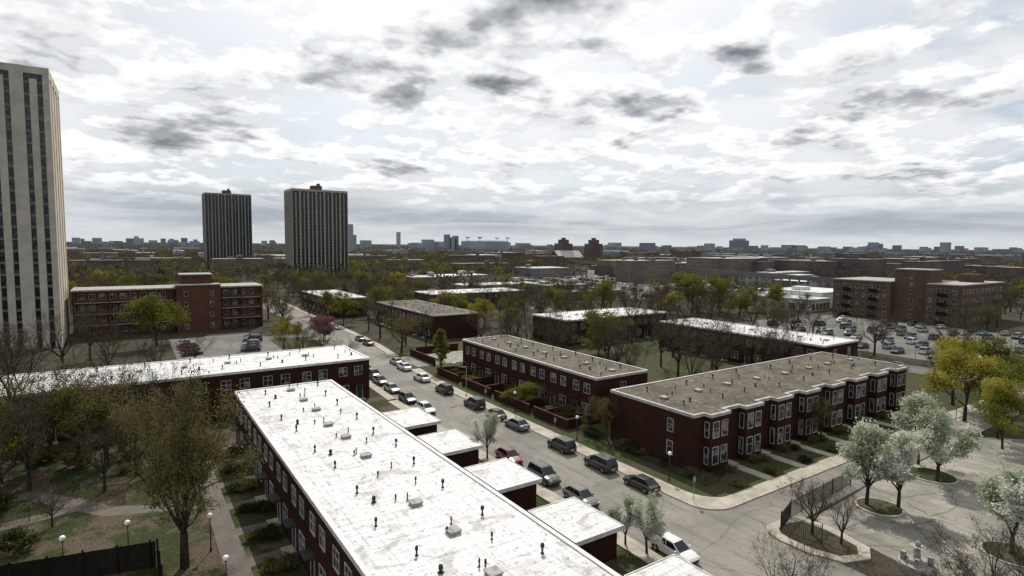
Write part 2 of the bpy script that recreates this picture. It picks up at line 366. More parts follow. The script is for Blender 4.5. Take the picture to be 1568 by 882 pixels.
for (y0,y1) in ((71.6,79.6),(60,67.3),(47.8,54.8),(35.6,42.4),(22.5,29.8)):
    E=empty('flat_roof_garage'); w=MB(); w.box(30.8,31.0,y0+.3,y1-.3,0,2.7,0); w.box(31.0,35.6,y0+.3,y0+.5,0,2.7,0); w.box(31.0,35.6,y1-.5,y1-.3,0,2.7,0)
    w.box(35.4,35.6,y0+.5,y0+.9,0,2.7,0); w.box(35.4,35.6,y1-.9,y1-.5,0,2.7,0); w.box(31,35.4,(y0+y1)/2-.08,(y0+y1)/2+.08,0,2.7,0)
    w.obj('brick_walls',[M_brick],E)
    r=MB(); r.box(30.5,36.0,y0,y1,2.7,3.02,0); r.obj('roof_slab',[M_wroof],E)
    c=MB(); c.box(30.42,30.5,y0-.08,y1+.08,2.66,3.08,0); c.box(36.0,36.08,y0-.08,y1+.08,2.66,3.08,0); c.box(30.5,36.0,y0-.08,y0,2.66,3.08,0); c.box(30.5,36.0,y1,y1+.08,2.66,3.08,0)
    c.obj('roof_edge_trim',[M_rtrim],E)
    d=MB(); d.box(35.45,35.5,y0+.9,(y0+y1)/2-.08,0,2.5,0); d.box(35.45,35.5,(y0+y1)/2+.08,y1-.9,0,2.5,0); d.obj('garage_doors',[M_dkwood],E)
def wall_obj(name,segs,h,t,mat):
    for (x0,y0,x1,y1) in segs:
        mb=MB(); 
        if x0==x1: mb.box(x0-t/2,x0+t/2,y0,y1,-.05,h,0); mb.box(x0-t/2-.04,x0+t/2+.04,y0,y1,h,h+.08,1)
        else: mb.box(x0,x1,y0-t/2,y0+t/2,-.05,h,0); mb.box(x0,x1,y0-t/2-.04,y0+t/2+.04,h,h+.08,1)
        mb.obj(name,[mat,M_brick3],None)
wall_obj('brick_garden_wall',[(25.2,yy,30.6,yy) for yy in (22,28,34,40.4,46.7,53,59.3,65.6,71.9,78.2,84.5)],1.8,.22,M_brick)
wall_obj('brick_garden_wall',[(30.6,29.9,30.6,35.5),(30.6,42.5,30.6,47.7),(30.6,54.9,30.6,59.9),(30.6,67.4,30.6,71.5),(30.6,79.8,30.6,84)],1.8,.22,M_brick)
wall_obj('brick_garden_wall',[(54.6,66,54.6,74.8),(54.6,76,54.6,87),(54.6,88.2,54.6,99),(54.6,100.5,54.6,110)]+[(54.8,yy,60.1,yy) for yy in (66.2,72.2,78.4,84.5,90.6,96.7,102.8,109.2)],1.5,.24,M_brick)
wall_obj('brick_garden_wall',[(58,118,58,132),(60,133,72,133)],1.7,.24,M_brick)

def fence(name,pts,h,gap=.14,mat=M_black,r=.012,post=2.2):
    mb=MB()
    for (a,b) in zip(pts[:-1],pts[1:]):
        a=Vector((a[0],a[1],0));b=Vector((b[0],b[1],0)); L=(b-a).length;d=(b-a)/L
        n=int(L/gap)
        for i in range(n+1):
            p=a+d*(L*i/n); mb.tube((p.x,p.y,.08),(p.x,p.y,h),r,r,4,0)
        m=max(1,int(L/post))
        for i in range(m+1):
            p=a+d*(L*i/m); mb.tube((p.x,p.y,-.05),(p.x,p.y,h+.12),.045,.045,6,0); mb.ball((p.x,p.y,h+.15),.06,0,6,4)
        for z in (.15,h-.12,h-.3): mb.tube((a.x,a.y,z),(b.x,b.y,z),.025,.025,4,0)
    return mb.obj(name,[mat])
fence('iron_fence',[(55.2,64.5),(55.2,41.5),(58,41.5)],1.1)
fence('iron_fence',[(52.6,30.6),(56,31.6),(70,32.4)],1.9,.16,M_black,.022)
fence('iron_fence',[(52.6,30.6),(53.4,27)],1.9,.16,M_black,.022)
fence('iron_fence',[(-40,74),(-9,72.5)],1.5,.16,M_black,.02)
mb=MB()
def plank_fence(mb,x0,y0,x1,y1,h):
    a=Vector((x0,y0));b=Vector((x1,y1));L=(b-a).length;d=(b-a)/L;nn=Vector((-d.y,d.x))
    n=int(L/.2)
    for i in range(n):
        p=a+d*(i*.2); q=p+d*.19; hh=h+random.uniform(-.02,.02)
        pts=[(p.x,p.y,0),(q.x,q.y,0),(q.x,q.y,hh),(p.x,p.y,hh)]
        mb.poly(pts,0); o=nn*.03; mb.poly([(x+o.x,y+o.y,z) for x,y,z in pts][::-1],0)
        mb.poly([(p.x,p.y,hh),(q.x,q.y,hh),(q.x+o.x,q.y+o.y,hh),(p.x+o.x,p.y+o.y,hh)],0)
    for i in range(int(L/2.4)+1):
        p=a+d*min(L,i*2.4); mb.box(p.x-.08,p.x+.08,p.y-.08,p.y+.08,0,h+.2,0)
plank_fence(mb,-18,60.5,1.3,56.4,2.3); plank_fence(mb,1.3,56.4,1.7,36,2.3); mb.obj('wooden_fence',[M_dkwood])

# ------------------------------------------------------------------ towers
def tower(name,x0,x1,y0,y1,h,nb,pierw,floors,mf,ms,msp,mid=.56):
    E=empty(name); d=.45
    core=MB(); core.box(x0+d,x1-d,y0+d,y1-d,0,h-.5,0); core.obj('dark_glazing',[M_glassdk],E)
    p=MB(); sp=MB()
    U=(x1-x0)/nb; fh=(h-5)/floors
    for face,c in (('Y-',y0),('Y+',y1)):
        for i in range(nb+1):
            u=x0+i*U; a=max(x0,u-pierw/2); b=min(x1,u+pierw/2); p.fbox(face,c,a,b,-d,.0,0,h,0)
            if i<nb:
                m=u+U/2; p.fbox(face,c,m-pierw*mid/2,m+pierw*mid/2,-d,-.12,0,h-3,0)
        for k in range(floors+1):
            z=4.2+k*fh-.45; sp.fbox(face,c,x0+.01,x1-.01,-d-.1,-.22,z,z+.62,0)
        for i in range(nb*4):
            u=x0+(i+.5)*U/4; sp.fbox(face,c,u-.04,u+.04,-d-.05,-.3,4,h-3,0)
        p.fbox(face,c,x0+.02,x1-.02,-d,-.05,h-1.8,h-.02,0)
    nb2=max(2,int(round((y1-y0)/U))); V=(y1-y0)/nb2
    for face,c in (('X-',x0),('X+',x1)):
        for i in range(nb2+1):
            u=y0+i*V; a=max(y0+.01,u-pierw/2-.1); b=min(y1-.01,u+pierw/2+.1); p.fbox(face,c,a,b,-d,.01,0,h-.01,1)
            if i<nb2: m=u+V/2; p.fbox(face,c,m-pierw*mid*.7,m+pierw*mid*.7,-d,-.1,0,h-3,1)
        for k in range(floors+1):
            z=4.2+k*fh-.55; sp.fbox(face,c,y0+.02,y1-.02,-d-.1,-.15,z,z+1.0,1)
        p.fbox(face,c,y0+.03,y1-.03,-d,-.04,h-2.2,h-.03,1)
    p.obj('concrete_piers',[mf,ms],E); sp.obj('floor_spandrels',[msp,ms if ms is M_concb else msp],E)
    r=MB(); r.box(x0+.3,x1-.3,y0+.3,y1-.3,h-.6,h-.1,0); r.obj('roof',[M_stone],E)
    ph=MB(); cx=(x0+x1)/2;cy=(y0+y1)/2; ph.box(cx-4,cx+4,cy-4,cy+4,h-.2,h+4,0); ph.box(cx+1,cx+3,cy-2,cy+2,h+4,h+6,0); ph.tube((cx+2,cy,h+6),(cx+2,cy,h+9),.12,.06,6,0); ph.obj('roof_penthouse',[M_brick2],E)
    return E
tower('apartment_tower',-60,-15,190,217,71.4,7,2.7,22,M_conc,M_concb,M_spand2)
tower('apartment_tower',111.5,157,486,513,71.4,7,1.15,24,M_concn,M_concn,M_spand,.6)
tower('apartment_tower',69,114,680,707,79,7,1.1,26,M_concg,M_concg,M_spand,.6)

E=empty('brick_apartment_building')
w=MB(); w.box(-13.5,37,205,218,0,13.3,0); w.obj('walls',[M_brick3],E)
r=MB(); r.box(-13.8,37.3,204.3,218.3,13.3,13.75,0); r.obj('roof_slab',[M_stone],E)
s=MB();fr=MB();gl=MB()
for k in range(4):
    z=.2+k*3.3
    for (a,b) in ((-13,11.5),(24.5,36.5)):
        if k>0: s.box(a,b,203.6,205.05,z-.18,z+.05,0); s.box(a,b,203.6,203.66,z+.05,z+.95,1)
        u=a+1.6
        while u<b-1:
            window(fr,gl,'Y-',205,u,z+.9,1.3,1.5,.07,1,False); u+=2.5
for a in (-13,-4.8,3.3,11.4,24.6,30.5,36.3): s.box(a-.12,a+.12,203.5,205.02,0,13.29,1)
s.obj('gallery_slabs',[M_stone,M_brick3],E); fr.obj('window_frames',[M_trim],E); gl.obj('window_glass',[M_glass],E)
t=MB(); t.box(12,24,200.5,205.5,0,14.5,0); t.box(13.5,22,204,213,14.4,17.5,0); t.obj('stair_tower',[M_brick3],E)
fr=MB();gl=MB()
for k in range(4): window(fr,gl,'Y-',200.5,14.5,1.4+3.3*k,.9,1.4,.07,0,False); window(fr,gl,'Y-',200.5,21.5,1.4+3.3*k,.9,1.4,.07,0,False)
fr.obj('stair_window_frames',[M_trim],E); gl.obj('stair_window_glass',[M_glass],E)
t=MB(); t.box(13.2,22.3,203.7,213.3,17.5,17.8,0); t.box(11.8,24.2,200.3,205.7,14.5,14.8,0); t.obj('stair_tower_roof',[M_stone],E)

E=empty('brick_apartment_block')
w=MB(); w.box(248,290,81,92,0,14.5,0); w.box(251,262,92,104,0,19.5,0); w.box(248,275,104,126,0,14.5,0); w.box(262,290,92,104,0,14.5,0)
w.box(272,279,84,90,14.5,18,0); w.obj('walls',[M_brick2],E)
r=MB(); r.box(247.8,290.2,80.8,91.9,14.5,14.9,0); r.box(247.8,275.2,104.1,126.2,14.5,14.9,0); r.box(250.8,262.2,91.95,104.05,19.5,19.9,0); r.obj('roof_slabs',[M_stone],E)
fr=MB();gl=MB();bl=MB()
for k in range(4):
    z=1.2+3.4*k
    for i in range(4): window(fr,gl,'X-',248,83+i*2.5,z,1.2,1.6,.07,1,False)
    for i in range(8): window(fr,gl,'X-',248,106+i*2.6,z,1.2,1.6,.07,1,False)
    for i in range(13): window(fr,gl,'Y-',81,250+i*3.1,z,1.3,1.6,.07,1,False)
    for a in (86.5,110,120): bl.box(246.6,248.05,a-1.6,a+1.6,z-.9,z-.7,0); bl.box(246.6,246.68,a-1.6,a+1.6,z-.7,z+.2,0)
for k in range(6): window(fr,gl,'X-',251,98,1.2+3*k,1.2,1.4,.07,1,False)
fr.obj('window_frames',[M_trim],E); gl.obj('window_glass',[M_glass],E); bl.obj('balconies',[M_dkwood],E)
E=empty('white_commercial_building')
w=MB(); w.box(245,262,134,160,0,5,0); w.box(262,295,138,165,0,7,0); w.tube((250,152,5),(250,152,7),6,5,16,0); w.box(268,274,150,156,7,9,0); w.obj('walls',[simple('white_render',(.55,.56,.57),(.42,.43,.45),.3,.7)],E)
w=MB(); w.box(244.8,262.2,133.8,160.2,5,5.3,0); w.box(261.8,295.2,137.8,165.2,7,7.3,0); w.obj('roof',[M_wroof],E)
w=MB(); 
for i in range(5): w.box(244.9,245.1,136+i*4.6,138.8+i*4.6,.5,3.2,0)
for i in range(5): w.box(247+i*3,249+i*3,133.9,134.1,.5,3.2,0)
w.obj('shop_windows',[M_glass],E)

def pol(r,d):
    l=r*d; return (.5563*d+.831*l,.831*d-.5563*l)
def pu(u,d): return pol((u-784)/880,d)
RECTS=[(-62,-12,186,222),(-16,40,196,222),(60,78,212,256),(100,152,210,234),(70,90,147,198),(98,142,120,140),(119,138,60,110),(244,298,78,170),(109,160,482,516),(66,117,676,710)]
def block(name,u,d,wx,wy,h,mat):
    x,y=pu(u,d); mb=MB(); mb.box(x-wx/2,x+wx/2,y-wy/2,y+wy/2,0,h,0)
    mb.box(x-wx/2-.2,x+wx/2+.2,y-wy/2-.2,y+wy/2+.2,h,h+.5,0)
    for k in range(random.randint(1,3)):
        a=random.uniform(-.35,.35)*wx;b=random.uniform(-.35,.35)*wy;q=random.uniform(1.2,2.5); mb.box(x+a-q,x+a+q,y+b-q,y+b+q,h+.5,h+.5+random.uniform(1,3),0)
    RECTS.append((x-wx/2-3,x+wx/2+3,y-wy/2-3,y+wy/2+3)); return mb.obj(name,[mat])
M_=M_far
for a in [(365,500,40,16,13,1),(760,330,50,18,5,3),(700,420,40,20,5,3),(655,380,30,20,6,2),(735,560,60,16,9,0),(830,520,40,30,7,2),(860,330,30,14,5,3),
          (960,560,70,30,8,0),(1040,640,60,30,9,1),(720,700,60,16,14,0),(620,620,40,14,10,1),(560,700,50,16,12,0),(250,600,50,14,10,1),(170,520,60,14,10,0),
          (1190,420,60,22,7,3),(1240,380,50,20,6,3),(1150,520,40,40,6,2),(905,300,34,10,4,3),(980,820,60,18,18,0),(1060,900,80,18,20,0),(810,900,60,16,14,1)]:
    block('commercial_building' if a[5]>1 else 'brick_apartment_building',*a[:5],M_[a[5]])
for i in range(90):
    u=random.uniform(930,1750); d=random.uniform(430,1350); block('brick_apartment_building',u,d,random.choice((14,24,34,50)),random.choice((14,30,42)),random.uniform(8,19),M_[random.choice((0,0,1,1,2))])
for i in range(56):
    u=random.uniform(60,1130); d=random.uniform(600,1500); block('brick_apartment_building',u,d,random.choice((14,24,34,50)),random.choice((14,30,42)),random.uniform(7,16),M_[random.choice((0,1,2,3))])
for u in (862,908):
    x,y=pu(u,900); mb=MB(); mb.box(x-11,x+11,y-9,y+9,0,30,0); mb.box(x-6,x+6,y-6,y+6,30,36,0); mb.box(x-2.5,x+2.5,y-2.5,y+2.5,36,39,0); mb.obj('brick_apartment_tower',[M_[0]])
x,y=pu(867,890); E=empty('church')
mb=MB(); mb.box(x-24,x+24,y-12,y+12,0,9,0); mb.poly([(x-24,y-12,9),(x-24,y+12,9),(x-24,y,19)],0); mb.poly([(x+24,y-12,9),(x+24,y,19),(x+24,y+12,9)],0); mb.box(x-30,x-24,y-6,y+6,0,6,0); mb.obj('walls',[M_brick2],E)
mb=MB(); mb.poly([(x-24.5,y-12.6,8.8),(x+24.5,y-12.6,8.8),(x+24.5,y,19.2),(x-24.5,y,19.2)],0); mb.poly([(x-24.5,y+12.6,8.8),(x-24.5,y,19.2),(x+24.5,y,19.2),(x+24.5,y+12.6,8.8)],0); mb.obj('gable_roof',[simple('grey_shingle',(.4,.39,.37),(.3,.29,.28),.2)],E)
x,y=pu(742,2100); E=empty('baseball_stadium'); mb=MB()
nn=26
for i in range(nn):
    t0=2*math.pi*i/nn;t1=2*math.pi*(i+1)/nn
    def q(t,r): return (x+math.cos(t)*r*1.0,y+math.sin(t)*r*.9)
    o0=q(t0,88);o1=q(t1,88);n0=q(t0,55);n1=q(t1,55); hh=38
    mb.poly([(*o0,0),(*o1,0),(*o1,hh),(*o0,hh)],0); mb.poly([(*n0,20),(*n1,20),(*o1,hh),(*o0,hh)],1); mb.poly([(*o0,hh),(*o1,hh),(*q(t1,76),hh+4),(*q(t0,76),hh+4)],0)
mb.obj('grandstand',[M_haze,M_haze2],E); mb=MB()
for t in (.5,1.3,3.4,4.0,5.6):
    px,py=x+math.cos(t)*86,y+math.sin(t)*78
    mb.box(px-.6,px+.6,py-1,py+1,36,52,0); mb.box(px-9,px+9,py-1,py+1,49,52,0)
mb.obj('light_racks',[M_haze2],E)
mb=MB()
def sk(u,d,wpx,up,mi=0,dep=20):
    x,y=pu(u,d); w=wpx/880*d/2; z=28+up/880*d
    mb.box(x-w,x+w,y-dep,y+dep,0,z,mi)
for a in [(118,3200,10,4),(150,3000,12,4),(210,3000,6,7),(213,3200,14,4),(283,3300,8,5),(300,3400,5,3),(535,1500,5,28),(538,1600,9,12),(560,2600,14,4),(655,2200,14,6),(664,2300,8,3),(690,2100,5,10),(684,2100,2,14),(697,2100,2,12),(610,2500,1.2,17),(1130,2600,30,9),(1130,2620,13,12),(1205,3000,18,3),(1335,2500,4,8),(1342,2500,2.4,6),(1445,2500,2,9),(1500,3000,20,2),(800,2800,20,2),(940,2600,16,4),(990,1500,10,4),(1085,2500,8,4)]:
    sk(*a,mi=random.randint(0,1))
for i in range(170): 
    d=random.uniform(2200,4500); sk(random.uniform(-40,1620),d,random.uniform(2,14),random.uniform(-5,1.4) if random.random()<.86 else random.uniform(1,4.5),mi=random.randint(0,1))
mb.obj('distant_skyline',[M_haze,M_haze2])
E=empty('elevated_railway'); a=Vector((318,120,0)); b=Vector((430,560,0)); d=(b-a); L=d.length; d.normalize(); nrm=Vector((-d.y,d.x,0)); ZD=9.5
mb=MB(); 
for off in (-4.5,4.5):
    p=a+nrm*off;q=b+nrm*off
    mb.poly([(p.x,p.y,ZD-1.2),(q.x,q.y,ZD-1.2),(q.x,q.y,ZD+1.2),(p.x,p.y,ZD+1.2)],0)
p=a+nrm*4.5;q=b+nrm*4.5;p2=a-nrm*4.5;q2=b-nrm*4.5
mb.poly([(p.x,p.y,ZD),(q.x,q.y,ZD),(q2.x,q2.y,ZD),(p2.x,p2.y,ZD)],1); mb.obj('deck',[M_spand2,M_stone],E)
mb=MB()
for i in range(int(L/14)):
    for off in (-3.5,3.5): p=a+d*(i*14)+nrm*off; mb.box(p.x-.4,p.x+.4,p.y-.4,p.y+.4,0,ZD-.1,0)
mb.obj('columns',[M_stone],E)
def near_rail(x,y):
    t=((x-318)*d.x+(y-120)*d.y); off=(x-318)*nrm.x+(y-120)*nrm.y
    return -20<t<L and -14<off<26

# ------------------------------------------------------------------ ground, roads
mb=MB(); mb.poly([(-12000,-12000,0),(14000,-12000,0),(14000,14000,0),(-12000,14000,0)],0); mb.obj('ground',[M_ground])
def sheet(name,pts,z,mat):
    mb=MB(); mb.poly([(x,y,z) for x,y in pts],0); return mb.obj(name,[mat])
def rect(x0,x1,y0,y1): return [(x0,y0),(x1,y0),(x1,y1),(x0,y1)]
cl=[(-40,44.4),(60,44.4),(95,44.6),(108,45.2),(120,46.4),(135,48.3),(150,50),(165,51),(180,51.3),(210,52),(330,54)]
def cx(y):
    for (a,b),(c,d) in zip(cl[:-1],cl[1:]):
        if a<=y<=c: return b+(d-b)*(y-a)/(c-a)
ys=[p[0] for p in cl]; hw=5.3
sheet('street',[(cx(y)+hw,y) for y in ys]+[(cx(y)-hw,y) for y in reversed(ys)],.012,M_asph)
def arc(c,r,a0,a1,n=8): return [(c[0]+r*math.cos(math.radians(a0+(a1-a0)*i/n)),c[1]+r*math.sin(math.radians(a0+(a1-a0)*i/n))) for i in range(n+1)]
sheet('street',[(49.6,20),(49.6,40)]+arc((53,39.7),3.4,180,270)+[(146,36.3),(146,31.5),(72,31.5),(57,30.8),(54,30.2)]+[(52,29),(51.5,20)],.008,M_asph)
sheet('parking_lot',[(53.8,8),(56.8,24),(58,30.4),(72,31.2),(104,31.2),(112,24),(112,-6),(54,-6)],.02,M_conclot)
sheet('street',rect(146,155,-80,330),.016,M_asph2)
sheet('parking_lot',rect(165,240,10,128),.024,M_asph2)
sheet('parking_lot',[(205,215),(300,190),(400,230),(440,420),(250,380)],.024,M_asph2)
sheet('parking_lot',rect(9,33,156,190),.024,M_asph2)
sheet('driveway',rect(33,46.5,175,181),.02,M_asph2)
sheet('driveway',rect(54,84,119,131.5),.02,M_conclot)
sheet('lawn',rect(-60,11.7,30,99.6),.004,M_dirt)
sheet('lawn',rect(50,119,36,145),.004,M_lawn)
sheet('lawn',rect(119,144,36,145),.004,M_lawn)
sheet('lawn',rect(25.1,39,0,99),.004,M_dirt)
sheet('lawn',rect(37,46,116,171),.006,M_lawn)
sheet('lawn',rect(104,145,-20,31),.006,M_lawn)
def walk(name,pts_l,pts_r,mat=M_walk,h=.12):
    mb=MB()
    for i in range(len(pts_l)-1):
        a,b,c,d=pts_l[i],pts_l[i+1],pts_r[i+1],pts_r[i]
        mb.poly([(*a,h),(*d,h),(*c,h),(*b,h)],0)
        mb.poly([(*a,0),(*a,h),(*b,h),(*b,0)],1); mb.poly([(*d,0),(*c,0),(*c,h),(*d,h)],1)
    a,d=pts_l[0],pts_r[0]; mb.poly([(*a,0),(*d,0),(*d,h),(*a,h)],1); a,d=pts_l[-1],pts_r[-1]; mb.poly([(*a,0),(*a,h),(*d,h),(*d,0)],1)
    return mb.obj(name,[mat,M_kerb])
yy=[43,60,80,95,108,117]
walk('sidewalk',[(cx(y)+hw,y) for y in yy],[(cx(y)+hw+2.3,y) for y in yy])
yy=[132.5,150,165,180,210,300]
walk('sidewalk',[(cx(y)+hw,y) for y in yy],[(cx(y)+hw+2,y) for y in yy])
yy=[-20,60,95]
walk('sidewalk',[(cx(y)-hw-1.9,y) for y in yy],[(cx(y)-hw,y) for y in yy])
yy=[96,108,120,150,171]
walk('sidewalk',[(cx(y)-hw-1.6,y) for y in yy],[(cx(y)-hw,y) for y in yy])
o=arc((53.1,39.8),3.5,180,270,8)
o[0]=(49.6,43)
walk('sidewalk',o,[(52.0,43),(52.0,42),(52.1,41.2),(52.3,40.5),(52.6,39.9),(53,39.4),(53.4,39),(53.9,38.6),(54.6,38.4)])
walk('sidewalk',[(54.6,38.4),(144,38.4)],[(54.6,36.3),(144,36.3)])
mb=MB(); mb.box(53.1,54.6,36.3,38.38,0,.117,0); mb.obj('sidewalk',[M_walk])
for k,(u0,u1,oo) in enumerate(bays):
    mb=MB(); u=u1+.85; mb.box(u-.7,u+.7,38.42,43.3,0,.1,0); mb.obj('entrance_path',[M_walk])
mb=MB(); isl=[(50.8,29.5),(51.2,31),(52.3,31.9),(55,32.0),(57.2,31.2),(57.6,28.2),(56.6,24.2),(54.6,23.2),(52,24.2),(50.8,27)]
mb.poly([(x,y,.13) for x,y in isl],0)
for a,b in zip(isl,isl[1:]+isl[:1]): mb.poly([(*a,0),(*a,.13),(*b,.13),(*b,0)],0)
mb.obj('traffic_island',[M_walk]); isc=(54.2,27.8)
sheet('lawn',[(isc[0]+(x-isc[0])*.68,isc[1]+(y-isc[1])*.78) for x,y in isl][::-1],.136,M_lawn)
for (x,y,r) in ((66.6,27.8,2.1),(81.5,28.3,2.4),(66.5,16.5,2.2)):
    mb=MB(); mb.tube((x,y,0),(x,y,.14),r+.25,r+.25,18,0); mb.tube((x,y,.14),(x,y,.16),r,r,18,1); mb.obj('tree_pit',[M_kerb,M_dirt])
sheet('path',rect(6.0,7.9,20,99),.012,M_walkdk)
for k in range(13): 
    yk=4+(k+.75)*82/13
    if yk>22: sheet('entrance_path',rect(7.9,11.7,yk-.8,yk+.8),.016,M_walkdk)
sheet('path',[(-60,84),(-10,79),(-3,70),(6,66.5),(6,68),(-2,72),(-9,81),(-60,86.5)],.016,M_walkdk)
sheet('path',[(-14,71),(-4,73),(-4,74.5),(-14,73)],.02,M_walkdk)
sheet('manhole_cover',arc((43.2,58),.42,0,360,14)[:-1],.02,M_spand2); sheet('manhole_cover',arc((45.4,39.5),.42,0,360,14)[:-1],.02,M_spand2)

# ------------------------------------------------------------------ trees
def quads(C,Sz,rs):
    n=len(C)
    a=rs.normal(size=(n,3)); a/=np.linalg.norm(a,axis=1)[:,None]; b=np.cross(a,rs.normal(size=(n,3))); b/=np.linalg.norm(b,axis=1)[:,None]; s=Sz*rs.uniform(.6,1.4,(n,1))
    return np.stack([C-a*s-b*s*.5,C+a*s*.3-b*s*.75,C+a*s+b*s*.4,C-a*s*.35+b*s*.8],1).reshape(-1,3)
def gen_tree(seed,h=10,w=8,trunk=.25,levels=5,kids=(2,3),spread=.55,leafn=3000,leaf=.16,leafmat=L_green,clump=.5,tip_from=3,shape='vase',bark=M_bark,r0=None,pw=2.2):
    rnd=random.Random(seed); rs=np.random.RandomState(seed); mb=MB(); tips=[]; r0=r0 or h*.018
    segs=[]
    def br(p,d,L,r,lv):
        n=3 if lv<2 else 2; q=p; dd=d
        for i in range(n):
            dd=(dd+Vector((rnd.gauss(0,.13),rnd.gauss(0,.13),rnd.gauss(.03,.08)))).normalized()
            e=q+dd*(L/n); ra=r*(1-.35*i/n); rb=r*(1-.35*(i+1)/n)
            segs.append((q,e,ra,rb,lv)); q=e
            if lv>=tip_from: tips.append((q.x,q.y,q.z))
            if lv<levels and lv>0 and i<n-1 and rnd.random()<.55:
                sd=(dd+Vector((rnd.gauss(0,1),rnd.gauss(0,1),rnd.gauss(.1,.5))).normalized()*.9).normalized(); br(q,sd,L*.55,rb*.55,lv+1)
        if lv<levels:
            k=rnd.randint(*kids)
            for j in range(k):
                ax=Vector((rnd.gauss(0,1),rnd.gauss(0,1),rnd.gauss(0,.35))).normalized()
                sd=(dd+ax*spread*rnd.uniform(.7,1.5)).normalized(); sd.z=max(sd.z,-.15); br(q,sd,L*rnd.uniform(.62,.82),rb*.72,lv+1)
    if shape in('vase','round'):
        base=Vector((0,0,0)); top=Vector((rnd.uniform(-.2,.2),rnd.uniform(-.2,.2),h*trunk))
        segs.append((base,top,r0*1.3,r0,0)); nl=rnd.randint(3,5)
        for j in range(nl):
            t=2*math.pi*(j+rnd.uniform(-.3,.3))/nl; el=rnd.uniform(.4,1.2)
            br(top,Vector((math.cos(t)*math.cos(el),math.sin(t)*math.cos(el),math.sin(el))),h*.26,r0*.62,1)
        br(top,Vector((0,0,1)),h*.24,r0*.7,1)
    else:
        q=Vector((0,0,0)); n=12
        for i in range(n):
            e=q+Vector((rnd.gauss(0,.03),rnd.gauss(0,.03),h*.95/n)); segs.append((q,e,r0*(1-i/n)+.01,r0*(1-(i+1)/n)+.01,0)); q=e
            if i>=1:
                for j in range(4):
                    t=rnd.uniform(0,6.28); el=.95 if shape=='poplar' else .6; prof=math.sin(math.pi*min(1,(i+1.5)/(n+1)))**.7
                    br(q,Vector((math.cos(t)*math.cos(el),math.sin(t)*math.cos(el),math.sin(el))),w*.5*prof+.1,r0*.3,max(levels-2,1))
    P=np.array([s[1][:] for s in segs]); 
    zx=np.percentile(P[:,2],99.7); ex=np.percentile(np.hypot(P[:,0],P[:,1]),97)
    sx=(w/2)/max(ex,.01); sz=h/zx
    def T(v): return (v[0]*sx,v[1]*sx,v[2]*sz)
    for (a,b,ra,rb,lv) in segs:
        mb.tube(T(a),T(b),max(ra,.014),max(rb,.010),6 if lv<2 else 3,0,False)
    T_=np.array(tips) if tips else P; T_=T_*np.array([sx,sx,sz])
    nv=len(mb.v); V=np.array(mb.v,dtype=np.float64); F=mb.f
    wts=rs.rand(len(T_))**pw; wts/=wts.sum()
    idx=rs.choice(len(T_),leafn,p=wts); c=T_[idx]+rs.normal(0,clump,(leafn,3))*np.array([1,1,.7])
    c[:,2]=np.maximum(c[:,2],h*trunk*.7)
    LV=quads(c,np.full((leafn,1),leaf),rs)
    me=bpy.data.meshes.new('tree'); nb_=len(F); allv=np.vstack([V,LV])
    loops=[k for f_ in F for k in f_]; lens=[len(f_) for f_ in F]
    loops=np.concatenate([np.array(loops,dtype=np.int32),np.arange(nv,nv+leafn*4,dtype=np.int32)]); lens=np.concatenate([np.array(lens,dtype=np.int32),np.full(leafn,4,dtype=np.int32)])
    me.vertices.add(len(allv)); me.vertices.foreach_set('co',allv.astype(np.float32).ravel()); me.loops.add(len(loops)); me.loops.foreach_set('vertex_index',loops)
    me.polygons.add(len(lens)); st=np.concatenate([[0],np.cumsum(lens)[:-1]]).astype(np.int32); me.polygons.foreach_set('loop_start',st); me.polygons.foreach_set('loop_total',lens)
    me.materials.append(bark); me.materials.append(leafmat)
    mi=np.zeros(len(lens),dtype=np.int32); mi[nb_:]=1; me.polygons.foreach_set('material_index',mi); me.update(calc_edges=True); me.validate()
    return me
T={}
T['bare']=[gen_tree(10+i,12,11,.2,5,(2,3),.6,3600,.055,L_bud,.22,pw=1) for i in range(4)]
T['olive']=[gen_tree(20+i,14,11,.2,5,(2,3),.55,6000,.085,L_olive,.35,pw=1.5) for i in range(3)]
T['green']=[gen_tree(30+i,11,10,.18,4,(2,3),.65,6500,.125,L_green,.5,pw=1.8) for i in range(3)]
T['yel']=[gen_tree(40+i,11,11,.18,4,(2,3),.65,7000,.125,L_yel,.5,pw=1.8) for i in range(2)]
T['pear']=[gen_tree(50+i,9,5.2,.18,4,(2,3),.38,9500,.10,L_white,.3,tip_from=2,pw=1.5) for i in range(3)]
T['poplar']=[gen_tree(60,9,2.6,.05,3,(2,2),.4,4500,.12,L_green,.18,shape='poplar')]
T['pink']=[gen_tree(65,6.5,8,.2,4,(2,3),.6,5000,.13,L_pink,.4)]
T['shrub']=[gen_tree(70+i,2,2.4,.02,3,(2,3),.7,1500,.08,L_dark if i else L_olive,.22,tip_from=1) for i in range(2)]
T['big']=[gen_tree(81,17,12.8,.16,6,(2,3),.5,32000,.065,L_olive,.33,tip_from=3,r0=.3,pw=1.0)]
H0={'bare':(12,11),'olive':(14,11),'green':(11,10),'yel':(11,11),'pear':(9,5.2),'poplar':(9,2.6),'pink':(6.5,8),'shrub':(2,2.4),'big':(17,12.8)}
NM={'bare':'bare_tree','olive':'budding_tree','green':'leafy_tree','yel':'leafy_tree','pear':'flowering_pear_tree','poplar':'poplar_tree','pink':'redbud_tree','shrub':'shrub','big':'budding_tree'}
TP=[]
def tree(k,x,y,h,w=None):
    h0,w0=H0[k]; s=h/h0; sw=(w/w0) if w else s
    if h>3: TP.append((x,y))
    return place(NM[k],random.choice(T[k]),(x,y,-.05),random.uniform(0,6.28),(sw,sw,s))
tree('big',3.2,55,17,12.8)
